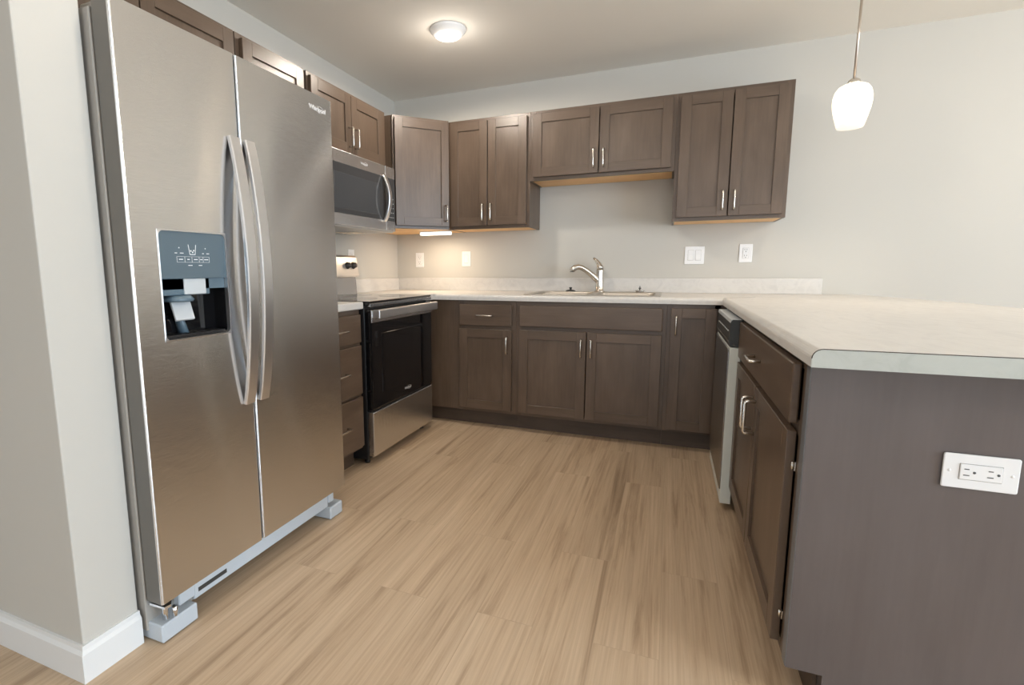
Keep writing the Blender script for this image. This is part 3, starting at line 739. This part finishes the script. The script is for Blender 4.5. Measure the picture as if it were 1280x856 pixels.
b = MB(); b.box(2.470, 2.482, WY0+.003, WY1-.003, .012, .098); wb(b, 'toe_plate', M['black'])
for y in (WY0+.05, WY1-.05):
    b = MB(); b.lathe([(.001, 0), (.018, 0), (.018, .012), (.008, .014), (.008, .1), (.001, .1)], (2.55, y, 0), 12); wb(b, 'foot', M['black'])

# ------------------------------------------------------------------ outlets and switches
def plate(label, cat, loc, rot, w, h, kind, name):
    """plate in local frame: front is -y; kinds: list of ('outlet'|'switch', x offset)"""
    t = thing(name, label, cat, loc, 0); t.rotation_euler = rot
    b = MB(); b.prism(rrect(-w/2, w/2, -h/2, h/2, .004, 3), -.0055, -.0005, 'y', .0018, 2); b.build('plate', M['white_pl'], t)
    for k, dx in kind:
        b = MB(); b.box(dx-.0165, dx+.0165, -.0078, -.0045, -.0335, .0335, .001)
        o = b.build('rocker' if k == 'switch' else 'receptacle', M['white_pl'], t)
        b = MB()
        if k == 'switch':
            b.box(dx-.0175, dx+.0175, -.0058, -.0053, -.0345, .0345); b.build('shadow_gap', M['gasket'], o)
            b = MB(); b.prism([(-.0105, -.0300), (-.0078, .002), (-.0068, .030), (-.007, .030), (-.007, -.030)], dx-.0135, dx+.0135, 'x'); b.build('paddle', M['white_pl'], o)
        else:
            b.box(dx-.0175, dx+.0175, -.0058, -.0053, -.0345, .0345); b.build('shadow_gap', M['gasket'], o)
            b = MB()
            for z in (-.019, .019):
                b.box(dx-.0078, dx-.0058, -.0082, -.0077, z-.001, z+.009); b.box(dx+.0052, dx+.0072, -.0082, -.0077, z-.0, z+.008)
                b.lathe([(.0001, -.0082), (.0026, -.0082), (.0026, -.0077), (.0001, -.0077)], (dx, 0, z-.0085), 10, 'y')
            b.build('slots', M['slot'], o)
    b = MB()
    for z in (-h/2+.011, h/2-.011):
        for dx in sorted({k[1] for k in kind}): b.lathe([(.0001, -.0064), (.0024, -.0064), (.003, -.0054), (.0001, -.0052)], (dx, 0, z), 10, 'y')
    b.build('screws', M['white_pl'], t)
    return t
plate('white outlet on back wall nearest the room corner', 'outlet', (.212, 0, 1.160), (0,0,0), .074, .118, [('outlet', 0)], 'wall_outlet')
plate('white single switch on back wall left of the sink', 'switch', (.627, 0, 1.165), (0,0,0), .074, .118, [('switch', 0)], 'wall_switch')
plate('white double rocker switch on back wall right of the sink', 'switch', (2.286, 0, 1.168), (0,0,0), .120, .118, [('switch', -.023), ('switch', .023)], 'wall_switch')
plate('white duplex outlet on back wall under right end wall cabinet', 'outlet', (2.590, 0, 1.177), (0,0,0), .076, .118, [('outlet', 0)], 'wall_outlet')
plate('white outlet on left wall just behind the range backguard', 'outlet', (0, -.690, 1.170), (0,0,PI/2), .074, .118, [('outlet', 0)], 'wall_outlet')
plate('white horizontal outlet on the dark peninsula end panel', 'outlet', (2.749, -2.494, .660), (0, -PI/2, 0), .074, .122, [('outlet', 0)], 'wall_outlet')

# ------------------------------------------------------------------ lamps
def lamp(name, kind, loc, power, col, **kw):
    l = bpy.data.lights.new(name, kind); l.energy = power; l.color = col
    for k, v in kw.items(): setattr(l, k, v)
    o = bpy.data.objects.new(name, l); o.location = loc; C.objects.link(o); return o
cl = thing('ceiling_light', 'round white flush LED light on the ceiling above the range side', 'ceiling light', (.905, -.985, H))
b = MB(); b.lathe([(.001, 0), (.102, 0), (.104, -.006), (.100, -.014), (.082, -.034), (.074, -.038), (.070, -.036), (.001, -.035)], n=40); b.build('trim_ring', M['white_pl'], cl)
b = MB(); b.lathe([(.001, -.0365), (.069, -.0365), (.066, -.041), (.001, -.043)], n=40); b.build('diffuser', M['lamp_disc'], cl)
o = lamp('ceiling_light_lamp', 'SPOT', (0, 0, -.05), 46, (1, .90, .78), shadow_soft_size=.05, spot_size=3.14, spot_blend=.2); o.parent = cl
o = lamp('ceiling_light_glow', 'POINT', (0, 0, -.15), 1.8, (1, .91, .80), shadow_soft_size=.06); o.parent = cl

for lx, ly in ((1.45, -2.75), (4.6, -4.1), (4.9, -1.6)):  # unseen ceiling lights, added as fill for the kitchen and upper walls
    q = thing('ceiling_light', 'added unseen round white flush LED fill light on the ceiling', 'ceiling light', (lx, ly, H), 0, 'added ceiling fill lights')
    for ch in list(cl.children):
        k = ch.copy(); C.objects.link(k); k.parent = q
        if k.type == 'LIGHT' and k.data.type == 'POINT': bpy.data.objects.remove(k); continue
        if k.type == 'LIGHT':
            k.data = bpy.data.lights.new('fill_lamp_bulb', 'POINT'); k.data.energy = 14 if lx < 2 else 44
            k.data.color = (1, .91, .80); k.data.shadow_soft_size = .06; k.location[2] = -.13
PLX, PLY = 2.894, -.790
pl = thing('pendant_light', 'lit white glass pendant lamp hanging over the peninsula', 'pendant light', (PLX, PLY, H))
b = MB(); b.lathe([(.001, 0), (.060, 0), (.062, -.006), (.055, -.016), (.012, -.022), (.001, -.022)], n=32); b.build('canopy', M['nickel'], pl)
b = MB(); b.tube([(0, 0, -.02), (0, 0, -.486)], .0055, 10); b.build('rod', M['rod'], pl)
b = MB(); b.lathe([(.001, -.480), (.014, -.480), (.022, -.486), (.026, -.496), (.026, -.508), (.001, -.510)], n=24); b.build('socket_cap', M['nickel'], pl)
prof = [(.022, -.503), (.040, -.506), (.058, -.516), (.070, -.534), (.0765, -.560), (.0775, -.585), (.074, -.615), (.066, -.650), (.056, -.688), (.0525, -.700)]
b = MB(); b.lathe(prof, n=40, cap=False); b.build('glass_shade', M['shade'], pl)
b = MB(); b.lathe([(.001, -.515), (.013, -.515), (.014, -.55), (.024, -.575), (.028, -.60), (.024, -.625), (.012, -.638), (.001, -.641)], n=24); b.build('bulb', M['bulb'], pl)
o = lamp('pendant_lamp', 'SPOT', (0, 0, -.712), 12, (1, .84, .66), shadow_soft_size=.03, spot_size=2.4, spot_blend=.7); o.parent = pl

ul = thing('under_cabinet_light', 'small lit white light bar under the corner wall cabinet', 'light bar', (.478, -.258, ZB))
b = MB(); b.box(-.125, .125, -.030, .030, -.010, -.0005, .003); b.build('housing', M['white_pl'], ul)
b = MB(); b.box(-.122, .122, -.028, .028, -.030, -.0105, .005, 2); b.build('lens', M['bar_lens'], ul)
o = area('under_cabinet_lamp', (0, 0, -.033), (0, 0, 0), .24, .05, 2.6, (1, .80, .58)); o.parent = ul
